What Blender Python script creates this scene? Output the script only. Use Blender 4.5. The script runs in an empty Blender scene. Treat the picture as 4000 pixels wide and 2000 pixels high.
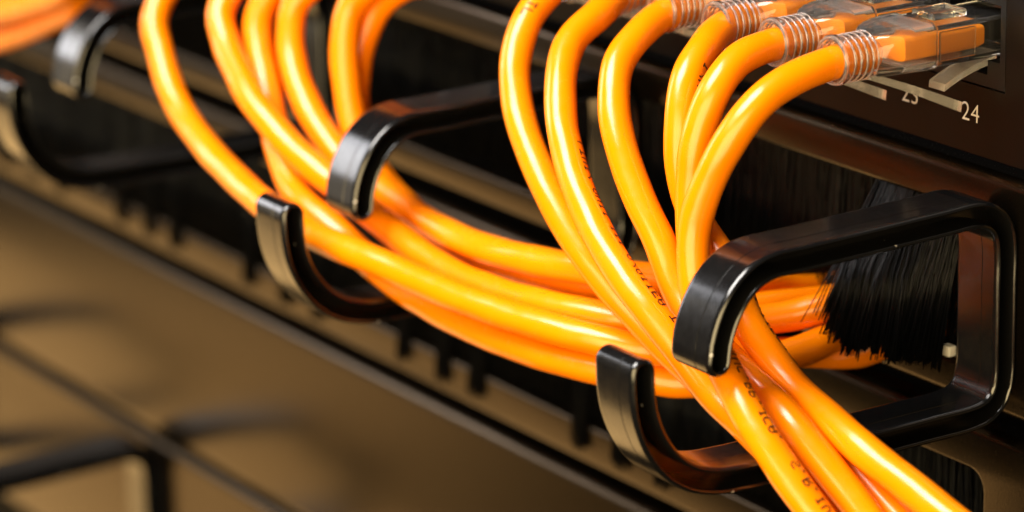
import bpy, bmesh, math, random
from mathutils import Vector, Matrix, noise

# All lengths below are written in rack units u = 0.92 mm; K turns them into metres.
K = 0.00092
scene = bpy.context.scene
random.seed(7)

# ------------------------------------------------------------------ camera
A, PT, RL = math.radians(57.05), math.radians(17.0), math.radians(-1.22)
FWD = Vector((-math.sin(A)*math.cos(PT), math.cos(A)*math.cos(PT), -math.sin(PT)))
R0 = Vector((math.cos(A), math.sin(A), 0.0))
U0 = R0.cross(FWD)
RIGHT = R0*math.cos(RL) + U0*math.sin(RL)
UP = -R0*math.sin(RL) + U0*math.cos(RL)
CAMPOS = Vector((431.2, -383.9, 185.7))
cam = bpy.data.cameras.new('camera')
cam.lens = 121.5
cam.sensor_width = 36.0
cam.sensor_fit = 'HORIZONTAL'
cam.clip_start = 0.02
cam.clip_end = 20.0
cam.dof.use_dof = True
cam.dof.focus_distance = 594*K
cam.dof.aperture_fstop = 14.0
cam_ob = bpy.data.objects.new('camera', cam)
m = Matrix((RIGHT, UP, -FWD)).transposed().to_4x4()
m.translation = CAMPOS*K
cam_ob.matrix_world = m
scene.collection.objects.link(cam_ob)
scene.camera = cam_ob

# ------------------------------------------------------------------ light
world = bpy.data.worlds.new('World')
scene.world = world
world.use_nodes = True
bg = world.node_tree.nodes['Background']
bg.inputs[0].default_value = (1.0, 0.66, 0.42, 1)
bg.inputs[1].default_value = 0.012

def area(name, loc, target, sx, sy, power, col, spread=math.pi):
    l = bpy.data.lights.new(name, 'AREA')
    l.shape = 'RECTANGLE'
    l.size, l.size_y = sx*K, sy*K
    l.energy = power
    l.color = col
    l.spread = spread
    o = bpy.data.objects.new(name, l)
    o.location = Vector(loc)*K
    o.rotation_euler = (Vector(target)-Vector(loc)).to_track_quat('-Z', 'Y').to_euler()
    scene.collection.objects.link(o)
    return o
# big soft ceiling light above and in front of the rack
area('ceiling_light', (-170, -540, 860), (-60, -40, 0), 600, 540, 21.0, (1.0, 0.95, 0.89))
# warm fill added beside the photographer to lift the cords' shaded sides
area('fill_light', (760, -1280, 180), (-40, -40, 0), 1400, 1200, 40.0, (1.0, 0.76, 0.38))
# dim pale wall, warm floor and a small bright window to the left of the rack
area('wall_light', (-960, -390, 90), (-120, 0, 0), 620, 560, 0.70, (1.0, 0.84, 0.62))
area('floor_bounce_light', (-900, -250, -480), (-150, 0, -40), 520, 520, 1.65, (1.0, 0.60, 0.22))
area('side_window_light', (-960, -500, 300), (-100, -40, 10), 240, 420, 2.0, (0.96, 0.96, 1.0))

scene.view_settings.view_transform = 'Standard'
scene.view_settings.look = 'None'
scene.view_settings.exposure = 0.0
scene.view_settings.gamma = 1.0
scene.cycles.use_denoising = True
scene.cycles.max_bounces = 16
scene.cycles.transmission_bounces = 16
scene.cycles.glossy_bounces = 6
scene.cycles.transparent_max_bounces = 16
scene.cycles.caustics_refractive = True
scene.cycles.sample_clamp_indirect = 6.0

# ------------------------------------------------------------------ materials
def principled(name, col, rough=0.4, spec=0.5, **kw):
    mt = bpy.data.materials.new(name)
    mt.use_nodes = True
    b = mt.node_tree.nodes['Principled BSDF']
    b.inputs['Base Color'].default_value = (*col, 1)
    b.inputs['Roughness'].default_value = rough
    b.inputs['Specular IOR Level'].default_value = spec
    for k, v in kw.items():
        b.inputs[k.replace('_', ' ')].default_value = v
    return mt

def add_noise(mt, scale, bump=0.0, rough=None, dist=0.0002, detail=4.0, tint=None, stretch=None):
    nt = mt.node_tree
    b = nt.nodes['Principled BSDF']
    tc = nt.nodes.new('ShaderNodeTexCoord')
    n = nt.nodes.new('ShaderNodeTexNoise')
    n.inputs['Scale'].default_value = scale
    n.inputs['Detail'].default_value = detail
    src = tc.outputs['Object']
    if stretch:
        mp = nt.nodes.new('ShaderNodeMapping')
        mp.inputs['Scale'].default_value = stretch
        nt.links.new(src, mp.inputs[0]); src = mp.outputs[0]
    nt.links.new(src, n.inputs['Vector'])
    if bump:
        bp = nt.nodes.new('ShaderNodeBump')
        bp.inputs['Strength'].default_value = bump
        bp.inputs['Distance'].default_value = dist
        nt.links.new(n.outputs['Fac'], bp.inputs['Height'])
        nt.links.new(bp.outputs[0], b.inputs['Normal'])
    if rough:
        mr = nt.nodes.new('ShaderNodeMapRange')
        mr.inputs[1].default_value, mr.inputs[2].default_value = 0.3, 0.7
        mr.inputs[3].default_value, mr.inputs[4].default_value = rough
        nt.links.new(n.outputs['Fac'], mr.inputs[0])
        nt.links.new(mr.outputs[0], b.inputs['Roughness'])
    if tint:
        cr = nt.nodes.new('ShaderNodeValToRGB')
        cr.color_ramp.elements[0].position, cr.color_ramp.elements[1].position = 0.35, 0.65
        cr.color_ramp.elements[0].color = (*tint[0], 1)
        cr.color_ramp.elements[1].color = (*tint[1], 1)
        nt.links.new(n.outputs['Fac'], cr.inputs[0])
        nt.links.new(cr.outputs[0], b.inputs['Base Color'])
    return mt

def dusty(mt, scale, amount):
    """sparse pale dust specks on a dark plastic"""
    nt = mt.node_tree
    b = nt.nodes['Principled BSDF']
    tc = nt.nodes.new('ShaderNodeTexCoord')
    v = nt.nodes.new('ShaderNodeTexVoronoi')
    v.inputs['Scale'].default_value = scale
    nt.links.new(tc.outputs['Object'], v.inputs['Vector'])
    lt = nt.nodes.new('ShaderNodeMath'); lt.operation = 'LESS_THAN'
    lt.inputs[1].default_value = 0.10
    nt.links.new(v.outputs['Distance'], lt.inputs[0])
    sep = nt.nodes.new('ShaderNodeSeparateColor')
    nt.links.new(v.outputs['Color'], sep.inputs[0])
    gt = nt.nodes.new('ShaderNodeMath'); gt.operation = 'GREATER_THAN'
    gt.inputs[1].default_value = 1-amount
    nt.links.new(sep.outputs[0], gt.inputs[0])
    mu = nt.nodes.new('ShaderNodeMath'); mu.operation = 'MULTIPLY'
    nt.links.new(lt.outputs[0], mu.inputs[0]); nt.links.new(gt.outputs[0], mu.inputs[1])
    mx = nt.nodes.new('ShaderNodeMix'); mx.data_type = 'RGBA'
    mx.inputs[6].default_value = b.inputs['Base Color'].default_value
    mx.inputs[7].default_value = (0.35, 0.33, 0.31, 1)
    nt.links.new(mu.outputs[0], mx.inputs[0])
    nt.links.new(mx.outputs[2], b.inputs['Base Color'])
    return mt

M = {}
M['orange'] = add_noise(principled('orange_pvc', (0.95, 0.232, 0.0003), 0.18, 0.5), 420, 0.12, (0.18, 0.29), 0.00012)
M['core'] = principled('orange_core', (0.95, 0.29, 0.001), 0.5, 0.3)
M['ring'] = dusty(add_noise(principled('ring_plastic', (0.0045, 0.0045, 0.005), 0.17, 0.75), 700, 0.03, (0.15, 0.20), 0.0001), 330, 0.025)
M['panel'] = add_noise(principled('panel_paint', (0.002, 0.0015, 0.001), 0.22, 0.40, Specular_Tint=(1.0, 0.58, 0.18, 1)), 2600, 0.22, (0.18, 0.28), 0.00006)
M['patch'] = add_noise(principled('patch_panel_paint', (0.0018, 0.0014, 0.0012), 0.34, 0.17, Specular_Tint=(1.0, 0.75, 0.5, 1)), 3000, 0.2, None, 0.00006)
M['port'] = principled('port_plastic', (0.003, 0.003, 0.003), 0.4, 0.25)
M['dark'] = principled('dark_interior', (0.003, 0.003, 0.003), 0.8, 0.1)
M['bristle'] = principled('bristle_nylon', (0.0016, 0.0019, 0.0027), 0.34, 0.28)
M['clear'] = principled('clear_polycarbonate', (1.0, 0.97, 0.945), 0.05, 0.5, Transmission_Weight=0.993, IOR=1.49)
M['frost'] = principled('clear_hood', (1.0, 0.97, 0.945), 0.06, 0.5, Transmission_Weight=0.985, IOR=1.49)
M['lever'] = principled('clear_lever', (1.0, 0.96, 0.93), 0.12, 0.6, Transmission_Weight=0.82, IOR=1.49)
M['rib'] = principled('milky_rib', (1.0, 0.97, 0.95), 0.08, 0.6, Transmission_Weight=0.88, IOR=1.49)  # milkier than the boot, puts white highlights into its rib colour
M['print'] = principled('white_print', (0.46, 0.42, 0.40), 0.6, 0.2)
M['ink'] = principled('black_ink', (0.012, 0.006, 0.004), 0.6, 0.2)
M['white'] = principled('white_nylon', (0.75, 0.72, 0.68), 0.5, 0.3)

# ------------------------------------------------------------------ mesh helpers
col = scene.collection
def link(name, me, parent=None, mat=None, smooth=True):
    o = bpy.data.objects.new(name, me)
    if mat is not None:
        me.materials.clear(); me.materials.append(mat)
    if smooth:
        for p in me.polygons: p.use_smooth = True
    o.parent = parent
    col.objects.link(o)
    return o

def mesh(name, verts, faces):
    me = bpy.data.meshes.new(name)
    me.from_pydata([tuple(Vector(v)*K) for v in verts], [], faces)
    me.update()
    return me

def fix_normals(me):
    bm = bmesh.new(); bm.from_mesh(me)
    bmesh.ops.recalc_face_normals(bm, faces=bm.faces)
    bm.to_mesh(me); bm.free()
    return me

def sharp(o, deg=35):
    me = o.data
    me.set_sharp_from_angle(angle=math.radians(deg))
    return o

def empty(name, loc, label, cat, group=None):
    o = bpy.data.objects.new(name, None)
    o.empty_display_size = 0.005
    o.location = (0, 0, 0)
    o['label'] = label; o['category'] = cat
    if group: o['group'] = group
    col.objects.link(o)
    return o

def boxes(name, bl, parent, mat, bevel=0.0, smooth=False):
    bm = bmesh.new()
    for (x0, x1, y0, y1, z0, z1) in bl:
        vs = [bm.verts.new(Vector((x, y, z))*K) for x in (x0, x1) for y in (y0, y1) for z in (z0, z1)]
        for f in ((0,1,3,2),(4,6,7,5),(0,4,5,1),(2,3,7,6),(0,2,6,4),(1,5,7,3)):
            bm.faces.new([vs[i] for i in f])
    bmesh.ops.recalc_face_normals(bm, faces=bm.faces)
    if bevel:
        bmesh.ops.bevel(bm, geom=bm.edges[:], offset=bevel*K, segments=2, profile=0.5, affect='EDGES')
    me = bpy.data.meshes.new(name); bm.to_mesh(me); bm.free()
    o = link(name, me, parent, mat, smooth)
    if smooth: sharp(o, 30)
    return o

def loft(name, loops, parent, mat, cap0=False, cap1=False, closed=True, smooth=True, angle=40):
    n = len(loops[0])
    verts = [p for l in loops for p in l]
    faces = []
    for i in range(len(loops)-1):
        for j in range(n if closed else n-1):
            k = (j+1) % n
            faces.append((i*n+j, i*n+k, (i+1)*n+k, (i+1)*n+j))
    if cap0: faces.append(tuple(range(n))[::-1])
    if cap1: faces.append(tuple((len(loops)-1)*n+j for j in range(n)))
    me = fix_normals(mesh(name, verts, faces))
    o = link(name, me, parent, mat, smooth)
    if smooth: sharp(o, angle)
    return o

def catmull(P, step):
    P = [Vector(p) for p in P]
    Q = [2*P[0]-P[1]] + P + [2*P[-1]-P[-2]]
    out = []
    for i in range(1, len(Q)-2):
        p0, p1, p2, p3 = Q[i-1:i+3]
        n = max(1, int(round((p2-p1).length/step)))
        t0 = 0.0; t1 = t0+(p1-p0).length**.5; t2 = t1+(p2-p1).length**.5; t3 = t2+(p3-p2).length**.5
        for q in range(n):
            t = t1+(t2-t1)*q/n
            a1 = p0*((t1-t)/(t1-t0))+p1*((t-t0)/(t1-t0))
            a2 = p1*((t2-t)/(t2-t1))+p2*((t-t1)/(t2-t1))
            a3 = p2*((t3-t)/(t3-t2))+p3*((t-t2)/(t3-t2))
            b1 = a1*((t2-t)/(t2-t0))+a2*((t-t0)/(t2-t0))
            b2 = a2*((t3-t)/(t3-t1))+a3*((t-t1)/(t3-t1))
            out.append(b1*((t2-t)/(t2-t1))+b2*((t-t1)/(t2-t1)))
    out.append(P[-1])
    return out

def rrect(x0, x1, z0, z1, r, n=6):
    pts = []
    for cx, cz, a0 in ((x1-r, z1-r, 0), (x0+r, z1-r, 90), (x0+r, z0+r, 180), (x1-r, z0+r, 270)):
        for i in range(n):
            a = math.radians(a0+90*i/(n-1))
            pts.append((cx+r*math.cos(a), cz+r*math.sin(a)))
    return pts

# ------------------------------------------------------------------ the rack units
XL, XR = -560, 60
def plate(name, z0, z1, parent, mat, slot=None, slot_r=3.0, top_bev=2.4, holes=None):
    """1U front plate with a folded-back rounded edge; slot = (x0, x1, z0, z1) open hole"""
    def lp(inset, y):
        return [(x, y, z) for x, z in rrect(XL+inset, XR-inset, z0+inset, z1-inset, 1.0, 6)]
    b = top_bev
    loops = [lp(0, 6.0), lp(0, b)]
    for i in range(1, 6):
        a = math.radians(90*i/5)
        loops.append(lp(b*0.8*(1-math.cos(a)), b*(1-math.sin(a))))
    if slot:
        sx0, sx1, sz0, sz1 = slot
        def sl(o, y):
            return [(x, y, z) for x, z in rrect(sx0-o, sx1+o, sz0-o, sz1+o, slot_r+o, 6)]
        for i in range(5):
            a = math.radians(90*i/4)
            loops.append(sl(0.8*(1-math.sin(a)), 0.8*(1-math.cos(a))))
        loops.append(sl(0, 3.0))
        return loft(name, loops, parent, mat, angle=50)
    return loft(name, loops, parent, mat, cap1=True, angle=50)

# black sheet standing in for the darkness inside the rack
back = boxes('rack_interior', [(XL, XR, 40, 44, -240, 120)], None, M['dark'])
back['kind'] = 'structure'; back['label'] = 'dark inside of the equipment rack behind the panels'

# --- patch panel with its ports
PITCH = 16.35
def portx(n): return -13.0 - PITCH*(24-n)
pp = empty('patch_bay', (0,0,0), 'black patch panel with white port numbers across the top', 'patch panel')
def patch_plate():
    z0, z1 = 24.9, 72.0
    zl, zh = 37.2, 54.9
    bl = [(XL, XR, 0, 5, z0, zl), (XL, XR, 0, 5, zh, z1)]
    xs = []
    for g in ((19, 24), (13, 18), (7, 12)):
        xs.append((portx(g[0])-PITCH/2+0.03, portx(g[1])+PITCH/2-0.03+0.3))
    edge = XR
    for a, b in xs:
        bl.append((b, edge, 0.0, 5, zl, zh)); edge = a
    bl.append((XL, edge, 0.0, 5, zl, zh))
    return bl
boxes('face_plate', [b for b in patch_plate()], pp, M['patch'])
me_port = None
for n in range(24, 6, -1):
    x = portx(n)
    if me_port is None:
        w = PITCH/2-0.12
        o = boxes('port', [(-w, -6.7, 0.25, 14, 37.45, 54.6), (6.7, w, 0.25, 14, 37.45, 54.6),
                           (-6.7, 6.7, 0.25, 14, 52.3, 54.6), (-6.7, -3.5, 0.25, 14, 37.45, 42.2),
                           (3.5, 6.7, 0.25, 14, 37.45, 42.2), (-3.5, 3.5, 0.25, 14, 37.45, 39.6),
                           (-6.7, 6.7, 13.0, 13.9, 39.6, 52.3)], pp, M['port'])
        me_port = o.data
    else:
        o = link('port', me_port, pp, None, False)
    o.location = (x*K, 0, 0)

def text_mesh(txt, size):
    c = bpy.data.curves.new('t', 'FONT')
    c.body = txt; c.size = size; c.align_x = 'CENTER'; c.align_y = 'CENTER'
    c.extrude = 0.00002
    c.space_character = 1.05
    c.offset = -0.00005
    o = bpy.data.objects.new('t', c)
    col.objects.link(o)
    dg = bpy.context.evaluated_depsgraph_get()
    me = bpy.data.meshes.new_from_object(o.evaluated_get(dg))
    bpy.data.objects.remove(o)
    return me
for n in range(24, 12, -1):
    me = text_mesh(str(n), 4.8*K)
    o = link('port_number', me, pp, M['print'], False)
    o.rotation_euler = (math.radians(90), 0, 0)
    o.location = ((portx(n)-0.4)*K, -0.05*K, 32.0*K)

# --- cable ring shared by both cable managers
RING_C = [(-64.1,2.6),(-63.7,5.6),(-62.6,8.9),(-60.9,12.0),(-58.6,14.6),(-55.8,16.4),(-52.4,17.3),(-46,17.35),(-30,17.6),(-15,17.9),(-9,18.0),
          (-5.6,17.0),(-3.3,14.7),(-2.45,11.0),(-2.4,4),(-2.4,-6),(-2.45,-12.5),(-3.3,-15.8),(-5.4,-17.9),(-8.8,-18.7),(-18,-18.8),(-32,-18.8),(-48,-18.7),(-58,-18.5),
          (-64,-18.0),(-69.4,-16.3),(-73.6,-13.2),(-76.7,-9.0),(-78.6,-4.4),(-79.3,0.0),(-79.4,4.0)]
def ring_mesh():
    c = [Vector((0, y, z)) for y, z in RING_C]
    c = [p for p in catmull(c, 1.6)]
    n = len(c)
    nor = []
    for i in range(n):
        t = (c[min(i+1, n-1)]-c[max(i-1, 0)]).normalized()
        nor.append(Vector((0, -t.z, t.y)))
    cap = 9
    dirs, cen = [], []
    for i in range(n): dirs.append(nor[i]); cen.append(c[i])
    t = (c[-1]-c[-2]).normalized()
    for k in range(1, cap):
        a = math.pi*k/cap
        dirs.append(nor[-1]*math.cos(a)+t*math.sin(a)); cen.append(c[-1])
    for i in range(n-1, -1, -1): dirs.append(-nor[i]); cen.append(c[i])
    t = (c[0]-c[1]).normalized()
    for k in range(1, cap):
        a = math.pi*k/cap
        dirs.append(-nor[0]*math.cos(a)+t*math.sin(a)); cen.append(c[0])
    N = len(dirs)
    layers = [(1.7, -10.9), (2.2, -10.75), (2.38, -10.45), (2.42, -10.1), (2.42, -9.9), (2.42, -4.3), (2.42, -4.14), (2.34, -4.09), (2.34, -3.96), (2.42, -3.91), (2.42, -3.75), (2.42, -1.1), (2.42, -0.9), (2.34, -0.5), (2.12, -0.15),
              (1.85, 0.0), (1.58, -0.12), (1.42, -0.5), (1.38, -1.0), (1.3, -5.5)]
    verts, faces = [], []
    for o, x in layers:
        for d, q in zip(dirs, cen):
            p = q+d*o; verts.append((x, p.y, p.z))
    for l in range(len(layers)-1):
        for j in range(N):
            k = (j+1) % N
            faces.append((l*N+j, l*N+k, (l+1)*N+k, (l+1)*N+j))
    for l in (0, len(layers)-1):
        b = l*N
        def left(i): return b+i
        def right(i): return b+n+cap-1+(n-1-i)
        for i in range(n-1):
            faces.append((left(i), left(i+1), right(i+1), right(i)))
        faces.append(tuple(b+n-1+k for k in range(cap+1)))
        faces.append(tuple([b+N-cap+1+k-1 for k in range(cap)]+[b]))
    me = mesh('cable_ring', verts, faces)
    return fix_normals(me)
ring_me = ring_mesh()
def ring(parent, x, z):
    o = link('cable_ring', ring_me, parent, None if ring_me.materials else M['ring'])
    sharp(o, 50)
    o.location = (x*K, 0, z*K)
    return o

# --- bristles of the two brush slots
def bristles(parent, strands):
    verts, faces = [], []
    for pts, rad in strands:
        b = len(verts)
        m_ = len(pts)
        for i, p in enumerate(pts):
            rr = rad*(1-0.35*i/(m_-1))
            for a in (0.3, 2.4, 4.5):
                verts.append((p[0]+rr*math.cos(a), p[1]+rr*math.sin(a), p[2]))
        for i in range(m_-1):
            for j in range(3):
                k = (j+1) % 3
                faces.append((b+3*i+j, b+3*i+k, b+3*i+3+k, b+3*i+3+j))
        faces.append((b+3*m_-3, b+3*m_-2, b+3*m_-1))
    o = link('bristles', mesh('bristles', verts, faces), parent, M['bristle'])
    o['kind'] = 'stuff'
    return o

# --- upper cable manager (brush slot and three rings)
cm = empty('cable_manager', (0,0,0), 'black cable manager with three open rings below the numbered patch panel', 'cable manager')
plate('face_plate', -21.4, 22.3, cm, M['panel'], slot=(-540, -13.5, -14.2, 14.2))
for x in (0, -113.5, -232.0): ring(cm, x, 0)
S = []
rnd = random.Random(3)
x = -520.0
while x < -14.5:
    clump = noise.noise(Vector((x*0.23, 3.1, 0)))
    zt = -11.5 + 2.5*clump + rnd.uniform(-1.5, 0.6)
    lean = 1.2*noise.noise(Vector((x*0.12, 9.0, 0)))
    yt = rnd.uniform(0.4, 4.5)
    y0 = rnd.uniform(1.2, 5.0)
    if not (-76 < x < -15 and y0 < 3.4):
        S.append(([(x, y0, 15), (x+lean*.5, (y0+yt)/2+.3, 2), (x+lean+rnd.uniform(-.5, .5), yt, zt)], 0.17))
    x += 0.085 if x > -140 else 0.16
# strands pushed out of the slot by the cords that pass through it, in uneven tufts
for tuft in range(40):
    t = (tuft+rnd.uniform(-.4, .4))/39
    t = min(1.0, max(0.0, t))
    shift = rnd.gauss(0, 1.0)
    zb = -13.6 + 2.0*t + rnd.uniform(-1.4, 2.0) + (4.0*(t-.82)/.18 if t > .82 else 0)
    for k in range(rnd.choice((16, 26, 40)) if t < .85 else 14):
        r1, r2 = rnd.gauss(0, .8), rnd.gauss(0, .9)
        root = (-16.8-22*t+r1*.5, 1.6+rnd.uniform(-.6, 1.2), 14.8)
        tip = (-18.2-13*t+shift+r1+rnd.gauss(0, .5), -3.5-13.5*t+r2, zb+rnd.uniform(-1.1, .9))
        if rnd.random() < .06:
            tip = (tip[0]+rnd.gauss(0, 2.2), tip[1]-abs(rnd.gauss(0, 2.0)), tip[2]+rnd.uniform(-1, 3))
        mid = (root[0]*.5+tip[0]*.5, root[1]*.45+tip[1]*.55-1.6*t, 1.0)
        S.append(([root, mid, tip], 0.17))
bristles(cm, S)
boxes('brush_clip', [(-19.0, -16.6, -1.2, 0.6, -13.6, -11.6)], cm, M['white'], 0.3)

# --- brush panel below
bp_ = empty('brush_strip', (0,0,0), 'black brush entry panel under the cable manager with rounded bristle slot', 'brush panel')
plate('face_plate', -69.8, -25.2, bp_, M['panel'], slot=(-540, -8.4, -60.5, -33.5), slot_r=3.4)
S = []
x = -520.0
tufts = (-415, -398, -382, -346, -331, -316, -278, -260, -245, -207, -190, -176, -136, -121, -106)
while x < -9.0:
    near = min(abs(x-t) for t in tufts)
    zt = -58.5 + 1.5*noise.noise(Vector((x*0.3, 5.0, 2.0))) + rnd.uniform(-.8, .8)
    yt = rnd.uniform(0.8, 3.5)
    if near < 2.6:
        zt = -65.0 + rnd.uniform(-1.5, .8); yt = rnd.uniform(-1.4, -0.3)
    lean = 1.0*noise.noise(Vector((x*0.1, 2.0, 7)))
    y0 = rnd.uniform(1.2, 4.5)
    S.append(([(x, y0, -32.5), (x+lean*.5, (y0+yt)/2, -48), (x+lean, yt, zt)], 0.2))
    x += 0.12
bristles(bp_, S)

# --- blank panel and lower cable manager
bk = empty('blank_cover', (0,0,0), 'plain glossy dark panel below the brush panel', 'blank panel')
plate('face_plate', -121.2, -72.8, bk, M['panel'], top_bev=3.0)
cm2 = empty('cable_manager', (0,0,0), 'blurred lower cable manager whose ring shows in the bottom left corner', 'cable manager')
plate('face_plate', -170.0, -122.4, cm2, M['panel'], top_bev=3.0)
for x in (-332, -450): ring(cm2, x, -142)

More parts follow.
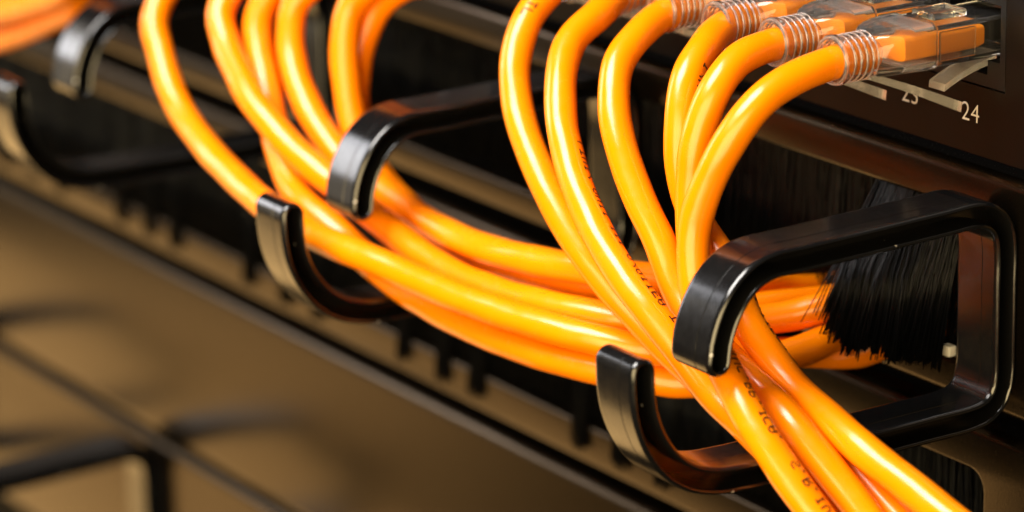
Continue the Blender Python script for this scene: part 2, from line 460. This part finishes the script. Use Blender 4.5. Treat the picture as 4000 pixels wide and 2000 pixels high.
# ------------------------------------------------------------------ patch cords
CABLES = {
    24: [(-13, -21.5, 46.3), (-13, -29.7, 45.9), (-13, -39.5, 44.3), (-13.4, -46.4, 40.9), (-14.8, -51.2, 34.9), (-17.8, -54.2, 26.1), (-19, -55.6, 18.5), (-17.2, -56.6, 11), (-12.8, -57.7, 4.4), (-5.2, -58.9, -1.8), (1.2, -59.7, -6.4), (7.5, -59.4, -11.6), (15, -57.9, -18.4), (20.6, -56, -24)],
    23: [(-29.4, -21.5, 46.3), (-29.3, -29.7, 46), (-28.2, -39.1, 44.7), (-27.2, -44.9, 40.4), (-27.7, -48.7, 31.5), (-27.8, -49.4, 24), (-26.4, -50.2, 14.5), (-25.7, -47.9, 6.3), (-22.9, -44.3, -0.6), (-15.4, -42.7, -6.9), (-8.1, -42.2, -10.6), (1.5, -42.3, -14.7), (8.5, -42.1, -18.3), (17.3, -41.6, -22.7), (25.2, -42, -25.9)],
    22: [(-45.7, -21.5, 46.3), (-45, -29.3, 46), (-40.4, -37.5, 44.2), (-37.4, -43.4, 40.2), (-34.6, -47, 31.2), (-33.4, -47.1, 23.2), (-31, -45.7, 15.8), (-22.7, -45.2, 9.1), (-17.1, -46.3, 2.9), (-10.1, -45.3, -3.7), (-2.9, -45.3, -7.3), (4.9, -45.2, -9.7), (15.2, -45.5, -12.4), (23.3, -44.9, -14.8), (33, -43.9, -18), (40.8, -43, -20.6)],
    21: [(-62.1, -21.5, 46.3), (-61.7, -29.5, 45.7), (-58.6, -38.7, 43.1), (-55.9, -45, 39.2), (-51.9, -48.8, 33.1), (-47.2, -50.5, 26.7), (-40.9, -51, 18.6), (-35.8, -50.6, 12.4), (-31.5, -50.5, 5.6), (-24.9, -50.7, -0), (-14.7, -50.8, -4), (-6.4, -51.3, -6.4), (1.4, -51.2, -9.3), (7.7, -50.3, -13.7), (15.2, -48.3, -20.1), (21.6, -47.4, -25.3)],
    20: [(-78.4, -21.5, 46.3), (-77.7, -29, 45.8), (-73.6, -37.2, 43.8), (-71.2, -44.5, 40.7), (-67, -49.6, 36.2), (-60.7, -54, 29.7), (-55.1, -56.3, 24), (-49, -58, 18.9), (-42.5, -59.1, 14.1), (-34.1, -59.9, 8.8), (-27.6, -59.3, 4.3), (-21.5, -57.7, -0.9), (-14.5, -55.3, -8.1), (-6.8, -54.1, -12), (1.3, -53.5, -15.5), (6.1, -49.5, -23), (10.7, -47, -28.9)],
    19: [(-94.8, -21.5, 46.3), (-94.1, -28.9, 46.3), (-90.5, -34.5, 46.4), (-87.9, -42.7, 41.5), (-85.4, -47.3, 35.1), (-81.3, -50, 28.8), (-75.9, -51.7, 23), (-68.5, -52.8, 16.4), (-62.5, -53, 11), (-56.5, -52.3, 5.6), (-50.6, -50.6, 0.3), (-44.7, -48.3, -4.8), (-36.9, -45.4, -10.8), (-30.2, -43.6, -14.7), (-23.1, -42.3, -18), (-15.8, -41.2, -21.3), (-6.6, -40.2, -25.5), (0.8, -40, -29), (8.2, -40, -32.3)],
    13: [(-192.9, -21.5, 46.3), (-193.2, -29.4, 45.6), (-195.4, -36.4, 42.5), (-198.2, -43, 38.7), (-200.8, -49.6, 34.7), (-202.7, -56.2, 30.4), (-201, -61.8, 23.4), (-196.1, -63.4, 17.5), (-190.3, -64.7, 12), (-183.6, -65.6, 7.6), (-176.3, -66.2, 4.5), (-168.6, -66.9, 2.1), (-160.8, -67.6, 0.4), (-152.9, -68.3, -1.1), (-145, -68.9, -2.3), (-137.1, -69, -3.5), (-129.1, -68.3, -4.5), (-121.1, -67.2, -5.3), (-111.3, -65.3, -6.1), (-103.4, -63.3, -7.2), (-95.5, -61.6, -8.2), (-87.8, -60.1, -8.9), (-79.8, -58.2, -9.5), (-71.8, -56, -10), (-64, -53.8, -10.3), (-56.9, -50.8, -10.8), (-50.4, -46.4, -11.6), (-45.6, -40.1, -12.4), (-43.5, -32.1, -13.6), (-41.5, -23.8, -14.8), (-39.9, -13.5, -16.3), (-34.4, -7.4, -16.1), (-28.7, -2.6, -12.4), (-27.6, 3.9, -11.2), (-28.3, 11.7, -10.9), (-28.9, 19.7, -10.9)],
    14: [(-176.5, -21.5, 46.3), (-176.7, -29.4, 45.6), (-178.3, -36.7, 42.5), (-180.2, -43.6, 38.7), (-181.7, -52.2, 33.4), (-180.2, -57.2, 28.1), (-174.9, -59.2, 22.7), (-168, -60.6, 18.4), (-160.8, -61.6, 14.5), (-152.1, -61.3, 9.9), (-145.1, -60.4, 6.4), (-137.9, -59.2, 3.5), (-130.4, -57.7, 0.6), (-122.8, -56.5, -2.2), (-115.2, -55.8, -4.6), (-105.4, -55, -7.1), (-97.5, -54.2, -8.3), (-89.5, -53, -8.9), (-81.6, -51.7, -9), (-74, -50.5, -8.7), (-66.5, -48.6, -8.4), (-57.4, -44.6, -8.4), (-51.6, -39.1, -8.8), (-47.9, -32, -9.2), (-44.6, -24.8, -9.2), (-40.7, -18, -8.6), (-36.8, -11.4, -6.8), (-35.5, -1.2, -7.2), (-36.7, 6.6, -7.7), (-37.3, 14.3, -7.8), (-37.4, 21.7, -7.6)],
    15: [(-160.2, -21.5, 46.3), (-160.7, -29.2, 45.6), (-164.5, -35.4, 42.5), (-169.2, -40.8, 38.6), (-174, -47.6, 33.3), (-174.4, -51.7, 27.3), (-170.9, -53.7, 20.8), (-166.1, -55.2, 15.5), (-160.6, -57.1, 9.9), (-154.5, -59.2, 4.7), (-145.8, -61.3, -0.9), (-138.7, -61.9, -3.3), (-131.4, -60.8, -5.8), (-124, -59.2, -9.4), (-116.6, -58.1, -12.3), (-108.9, -57.5, -14), (-99.1, -56.8, -15.3), (-91, -55.8, -16.2), (-83, -54.8, -16.7), (-75.2, -53.7, -16.9), (-67.3, -52.2, -17), (-59.8, -49.7, -17.2), (-51.5, -44.8, -17.6), (-45.6, -39.6, -18.3), (-39.5, -34.3, -16.9), (-36.1, -27.3, -14.4), (-34.9, -19, -13.2), (-36, -10.5, -12.3), (-38.7, 0.4, -12.9), (-39.8, 9.1, -13), (-40.4, 17.6, -13), (-39.5, 25, -12.4)],
    16: [(-143.8, -21.5, 46.3), (-144.5, -29.1, 45.7), (-149.9, -34.1, 43), (-156.4, -37.9, 39.8), (-163.9, -42.7, 35.5), (-167.5, -46.7, 30.7), (-166.2, -49.1, 23.9), (-161.7, -50.7, 17.6), (-155.7, -51.7, 12.5), (-148.9, -52.2, 8.1), (-141.7, -52, 4.3), (-132.4, -50.5, 0.8), (-124.7, -49.4, -1.4), (-116.4, -48.6, -3.1), (-107.7, -48.5, -3.8), (-99.2, -48.3, -3.9), (-91.1, -47.7, -3.6), (-81.5, -46.7, -2.9), (-74.1, -45.4, -2.3), (-67, -42.6, -2), (-60.4, -37.8, -2.5), (-55.7, -31.3, -3.3), (-54.7, -22.8, -4.8), (-55.9, -14.1, -7.3), (-58.3, -4.5, -10.6), (-59.3, 2.3, -12.2), (-60.4, 9.9, -12.9), (-61.5, 17.9, -13.4)],
    17: [(-127.5, -21.5, 46.3), (-128.5, -28.8, 46), (-133.8, -33.7, 44.6), (-139.2, -37.4, 41.5), (-147.6, -40.1, 37), (-151.9, -42.9, 32), (-151.5, -45.1, 24.8), (-149.4, -46, 17.2), (-146.8, -46.3, 9.7), (-142.5, -46.2, 3), (-134.4, -45.9, -2.7), (-126.9, -45.4, -5.8), (-119.1, -44.9, -7.6), (-111.5, -44.7, -8.3), (-103.5, -44.4, -8.4), (-95.3, -43.8, -8.1), (-87.2, -43.2, -7.7), (-77.6, -42, -7), (-70.4, -39.9, -6.5), (-64, -35.5, -6.9), (-58.6, -29.7, -8.3), (-52.7, -24.1, -9.5), (-49.3, -17.1, -9.3), (-47.7, -7.7, -9.8), (-48, 0.1, -10.5), (-49.1, 8.5, -11.3), (-49.6, 16.5, -11.5)],
    18: [(-111.1, -21.5, 46.3), (-112, -28.8, 45.8), (-118.3, -31.9, 44.2), (-125.9, -33.1, 41.8), (-137.3, -32.7, 38.4), (-145.7, -33.7, 36.2), (-151.5, -36.5, 31.5), (-153.7, -39.4, 24.4), (-153.4, -41.5, 16.7), (-151.9, -42.6, 9.2), (-148.5, -42.4, 2.2), (-141.3, -41.2, -4.2), (-134, -40.4, -7.3), (-126.3, -39.8, -9.1), (-118.3, -39.2, -10), (-110.5, -38.9, -10.2), (-102.8, -38.5, -9.9), (-93, -37.8, -9.5), (-84.9, -37.1, -8.9), (-76.9, -35.7, -8.3), (-69.8, -32.5, -8.6), (-64, -27.2, -9.7), (-59.3, -20.8, -11.2), (-54.9, -14.1, -12.8), (-52.8, -4, -13.1), (-53.7, 4.2, -14.2), (-54.5, 12.5, -14.9), (-53.6, 19.7, -14.7)],
}

RC = 2.9
def frames(path):
    n = len(path)
    T = [(path[min(i+1, n-1)]-path[max(i-1, 0)]).normalized() for i in range(n)]
    ref = Vector((0, 0, 1)) if abs(T[0].z) < .9 else Vector((1, 0, 0))
    N = (ref-T[0]*ref.dot(T[0])).normalized()
    out = []
    for t in T:
        N = (N-t*N.dot(t)).normalized()
        out.append((t, N, t.cross(N)))
    return out

def jacket(path, parent, seed):
    rd = random.Random(seed)
    F_ = frames(path)
    ph = rd.uniform(0, 6)
    seg = 26
    verts, faces = [], []
    s = 0.0
    for i, (p, (t, N, B)) in enumerate(zip(path, F_)):
        if i: s += (p-path[i-1]).length
        for j in range(seg):
            a = 2*math.pi*j/seg
            lump = 0.013*math.sin(2*math.pi*s/13.5+2*a+ph) + 0.024*noise.noise(Vector((s*0.15+seed*7, math.cos(a)*.9, math.sin(a)*.9)))
            lump += 0.011*noise.noise(Vector((s*0.36+seed*3, math.cos(a)*1.3, math.sin(a)*1.3)))
            r = RC*(1+lump)*(1-0.30*max(0.0, 1-s/1.6)**2)
            verts.append(p+N*(r*math.cos(a))+B*(r*math.sin(a)))
    for i in range(len(path)-1):
        for j in range(seg):
            k = (j+1) % seg
            faces.append((i*seg+j, i*seg+k, (i+1)*seg+k, (i+1)*seg+j))
    faces.append(tuple(range(seg))[::-1])
    faces.append(tuple((len(path)-1)*seg+j for j in range(seg)))
    return link('jacket', fix_normals(mesh('jacket', verts, faces)), parent, M['orange'])

DOT = {'L': '1000010000100001000010000100001111100000'[:35], 'T': '11111001000010000100001000010000100',
 'I': '01110001000010000100001000010001110', 'Q': '01110100011000110001101011001001101', 'U': '10001100011000110001100011000101110',
 'V': '10001100011000110001100010101000100', 'F': '11111100001000011110100001000010000', 'C': '01111100001000010000100001000001111',
 'J': '00111000100001000010000101001001100', 'R': '11110100011000111110101001001010001', 'P': '11110100011000111110100001000010000',
 'A': '01110100011000111111100011000110001', 'S': '01111100001000001110000010000111110', '2': '01110100010000100010001000100011111',
 '/': '00001000010001000100010001000010000', '.': '00000000000000000000000000110001100', ' ': '0'*35, 'H': '10001100011000111111100011000110001'}
def print_on(path, parent, s0, txt, alpha, flip=False, size=0.28, radius=0.185):
    """dot-matrix ink marks on the jacket; alpha turns the line of print round the cord"""
    F_ = frames(path)
    cum = [0.0]
    for i in range(1, len(path)): cum.append(cum[-1]+(path[i]-path[i-1]).length)
    g = -FWD*math.cos(alpha)+RIGHT*math.sin(alpha)
    verts, faces = [], []
    def surf(s, h):
        i = min(max(1, next((q for q in range(1, len(cum)) if cum[q] >= s), len(cum)-1)), len(cum)-1)
        u = (s-cum[i-1])/(cum[i]-cum[i-1])
        p = path[i-1].lerp(path[i], u); t = F_[i][0]
        n0 = (g-t*g.dot(t)).normalized(); b0 = t.cross(n0)
        a = h/RC
        d = n0*math.cos(a)+b0*math.sin(a)
        return p+d*(RC*1.026), t, d
    s = s0
    for ch in txt:
        bits = DOT[ch]
        for k, bit in enumerate(bits):
            if bit == '1':
                cx, cy = k % 5, k // 5
                h = (3-cy)*size*(1 if flip else -1)
                p, t, d = surf(s+cx*size*0.95, h)
                b = t.cross(d)
                i0 = len(verts)
                for q in range(6):
                    a = math.pi*q/3
                    verts.append(p+t*(radius*math.cos(a))+b*(radius*math.sin(a)))
                faces.append(tuple(range(i0, i0+6)))
        s += 6.3*size
    return link('printed_text', fix_normals(mesh('printed_text', verts, faces)), parent, M['ink'], False)

def squircle(rx, rz, e, n=36):
    pts = []
    for i in range(n):
        a = 2*math.pi*i/n
        c, s = math.cos(a), math.sin(a)
        pts.append((rx*math.copysign(abs(c)**(2/e), c), rz*math.copysign(abs(s)**(2/e), s)))
    return pts

ZP = 47.0
plug_cache = {}
def make_plug(parent, n):
    x = portx(n)
    cable = parent
    def cached(key, fn, parent=parent):
        if key in plug_cache:
            o = link(plug_cache[key].name.split('.')[0], plug_cache[key].data, parent, None, False)
        else:
            o = fn(parent); plug_cache[key] = o
        if parent is cable: o.location = (x*K, 0, 0)
        return o
    def boot(par):
        prof = [(-31.0, 3.45), (-31.35, 3.75), (-31.3, 4.15), (-30.9, 4.38), (-30.2, 4.38), (-29.95, 4.1)]
        for yy in (-29.2, -27.9, -26.6, -25.3):
            prof += [(yy-.35, 4.1), (yy-.3, 3.72), (yy+.1, 3.72), (yy+.15, 4.15)]
        prof += [(-24.4, 4.2), (-24.2, 4.2), (-24.2, 3.3), (-31.0, 3.3)]
        return loft('boot', [[(r*math.cos(2*math.pi*j/40), y, 46.2+r*math.sin(2*math.pi*j/40)) for j in range(40)] for y, r in prof+[prof[0]]], par, M['clear'], angle=45)
    def hood(par):
        secs = [(-24.1, 4.2, 4.1, 2.0, -.7), (-23.4, 4.7, 4.15, 2.2, -.6), (-22.3, 5.6, 4.2, 2.8, -.4), (-20.8, 6.2, 4.2, 3.6, -.2), (-18.5, 6.45, 4.15, 5, -.05), (-15.5, 6.45, 4.15, 7, 0), (-13.4, 6.4, 4.1, 8, 0), (-13.2, 6.25, 4.0, 8, 0)]
        outer = [[(px, y, ZP+dz+pz) for px, pz in squircle(rx, rz, e)] for y, rx, rz, e, dz in secs]
        inner = [[(px, y, ZP+dz+pz) for px, pz in squircle(max(3.3, rx-1.15), max(3.25, rz-0.95), e)] for y, rx, rz, e, dz in secs]
        return loft('plug_hood', outer+inner[::-1]+[outer[0]], par, M['frost'], angle=40)
    def body(par):
        def tube(x0, x1, z0, z1, y0, y1, w):
            a = lambda y, o: [(px, y, pz) for px, pz in rrect(x0+o, x1-o, z0+o, z1-o, max(.12, .6-o*.5), 4)]
            return [a(y0, .15), a(y0+.15, 0), a(y1, 0), a(y1, w), a(y0, w), a(y0, .15)]
        o = loft('plug_body', tube(-5.85, 5.85, 43.3, 50.5, -13.05, 5.0, 0.8), par, M['clear'], angle=40)
        return o
    def clip(par):
        return boxes('plug_clip', [(-3.0, 3.0, -11.5, -4.2, 50.65, 51.9), (5.95, 6.4, -12.9, -5.0, 44.4, 49.6)], par, M['clear'], 0.22)
    def core(par):
        secs = [(-19.0, 3.5, 1.7), (-18.8, 4.1, 2.15), (-12, 4.1, 2.15), (-2.5, 4.0, 2.1), (-1.0, 3.6, 1.8), (-.6, 2.8, 1.3)]
        return loft('flattened_core', [[(px, y, 46.9+pz) for px, pz in squircle(a, b, 6)] for y, a, b in secs], par, M['core'], cap0=True, cap1=True, angle=30)
    def ribs(par):
        verts, faces = [], []
        for y, R_, tr in ((-31.0, 4.0, .26), (-29.35, 4.12, .11), (-28.05, 4.12, .12), (-26.75, 4.12, .11), (-25.45, 4.14, .12), (-24.35, 4.15, .15)):
            b0 = len(verts)
            for i in range(40):
                a = 2*math.pi*i/40
                for q in range(6):
                    c = 2*math.pi*q/6
                    rr = R_+tr*math.cos(c)
                    verts.append((rr*math.cos(a), y+tr*math.sin(c), 46.2+rr*math.sin(a)))
            for i in range(40):
                for q in range(6):
                    i2, q2 = (i+1) % 40, (q+1) % 6
                    faces.append((b0+i*6+q, b0+i2*6+q, b0+i2*6+q2, b0+i*6+q2))
        return link('boot_rib', fix_normals(mesh('boot_rib', verts, faces)), par, M['rib'])
    def glint(par):
        return boxes('hood_glint', [(-5.1, 5.1, -19.6, -13.6, 43.85, 44.5), (-5.1, 5.1, -17.5, -13.6, 49.75, 50.1)], par, M['lever'], 0.1)  # milky slabs added inside the clear hood to imitate its white reflections
    def latch(par):
        loops = []
        for t in range(9):
            u = t/8
            y = 3.5-11.5*u; z = 42.3-1.2*u-2.2*u*u; th = 1.25
            loops.append([(-2.1, y, z), (2.1, y, z), (2.1, y-.15, z-th), (-2.1, y-.15, z-th)])
        return loft('latch', loops, par, M['lever'], cap0=True, cap1=True, smooth=False)
    def lever(par):
        loops = []
        for t in range(11):
            u = t/10
            y = -24.5+20.3*u; z = 43.4-8.2*u+0.2*math.sin(u*math.pi); w = 1.2-0.2*u; th = 1.1+.7*u
            loops.append([(1.2-w, y, z), (1.2+w, y, z), (1.2+w, y-.2, z-th), (1.2-w, y-.2, z-th)])
        return loft('boot_lever', loops, par, M['lever'], cap0=True, cap1=True, smooth=False)
    b = cached('boot', boot)
    lv = cached('lever', lever, b)
    if n != 24: lv.location = (0.3*K, -3.6*K, -0.6*K)
    cached('ribs', ribs, b)
    h = cached('hood', hood)
    cached('glint', glint, h)
    cached('core', core, h)
    p = cached('body', body)
    cached('clip', clip, p)
    cached('latch', latch, p)

LABEL = {
 24: 'orange network cable whose clear plug sits in the port beside printed number 24',
 23: 'orange network cable plugged in next to port 24, curving behind its neighbour without print',
 22: 'orange network cable with black ink marks just below its boot, third plug from port 24',
 21: 'unprinted orange network cable hanging between the long dotted print and the three bunched cables',
 20: 'orange network cable with a long line of dotted black print along its hanging loop',
 19: 'orange network cable with faint letters at the top edge, behind the long dotted print',
 13: 'orange network cable standing apart from its bunch, tucked behind the middle ring lower prong',
 14: 'orange network cable second from the separate loop, crossing over its neighbour above the middle ring',
 15: 'orange network cable crossed over by its neighbour, becoming the lowest strand of the sagging bundle',
 16: 'orange network cable with ragged dark print on its upper edge behind the middle ring',
 17: 'orange network cable showing as a thin strip beside the one dropping behind the middle ring',
 18: 'orange network cable dropping straight down behind the upper arm of the middle ring',
 10: 'strongly blurred orange network cable closest to the far ring in the top left corner',
 9: 'lowest of the strongly blurred orange network cables in the top left corner',
 8: 'strongly blurred orange network cable cut off by the top left picture corner',
}
CABLES[10] = [(portx(10), -21.5, 46.3), (portx(10), -28, 46), (-243, -42, 42), (-247, -50, 34), (-253, -52, 25), (-263, -52, 17.5), (-281, -51, 11), (-310, -50, 3), (-340, -49, -3)]
CABLES[9] = [(portx(9), -21.5, 46.3), (portx(9), -28, 46), (-259, -40, 42), (-262, -46, 34), (-264, -47, 23), (-270, -46, 12.5), (-285, -46, 5.5), (-312, -46, -4), (-340, -46, -11)]
CABLES[8] = [(portx(8), -21.5, 46.3), (portx(8), -28, 46), (-275, -40, 42), (-279, -46, 31), (-286, -48, 20), (-299, -48, 11), (-322, -47, 3), (-345, -46, -3)]
GROUP = {}
for n in range(19, 25): GROUP[n] = 'orange cords through the right ring'
for n in range(13, 19): GROUP[n] = 'orange cords through the middle ring'
for n in (8, 9, 10): GROUP[n] = 'blurred orange cords at the top left'
PATH = {}
for n in sorted(CABLES, reverse=True):
    o = empty('network_cable', (0,0,0), LABEL[n], 'patch cord', GROUP[n])
    pts = [Vector(p) for p in CABLES[n]]
    d = (pts[-1]-pts[-2]).normalized()
    if n >= 19:      # the cords run on to the side of the rack
        pts += [pts[-1]+d*30+Vector((4, 1, -1)), pts[-1]+d*62+Vector((14, 6, -6)), pts[-1]+d*95+Vector((26, 16, -16))]
    elif n <= 10:
        pts += [pts[-1]+d*40, pts[-1]+d*80+Vector((0, 8, -4))]
    path = catmull(pts, 1.0)
    PATH[n] = (o, path)
    jacket(path, o, n)
    make_plug(o, n)

# cord, arc length along it in u, marks, turn round the cord, reading direction
for n, arc, txt, al, fl in (
    (20, 49.7, 'LTVI/.QUII III Q/QIIFA TI.QIS', 0.98, True),
    (24, 74.2, 'JUC.RP.JCA.  S.R.IVT.', 0.78, True),
    (22, 22.4, 'I/V.Q.I', 1.05, True),
    (22, 66.5, 'TI.IIFS/.IQ..I.CI.TL', 1.25, True),
    (19, 22.2, 'TL', -0.25, False),
    (16, 88.7, 'IUTPQIALITHQUI', 1.25, True)):
    print_on(PATH[n][1], PATH[n][0], arc, txt, al, fl)
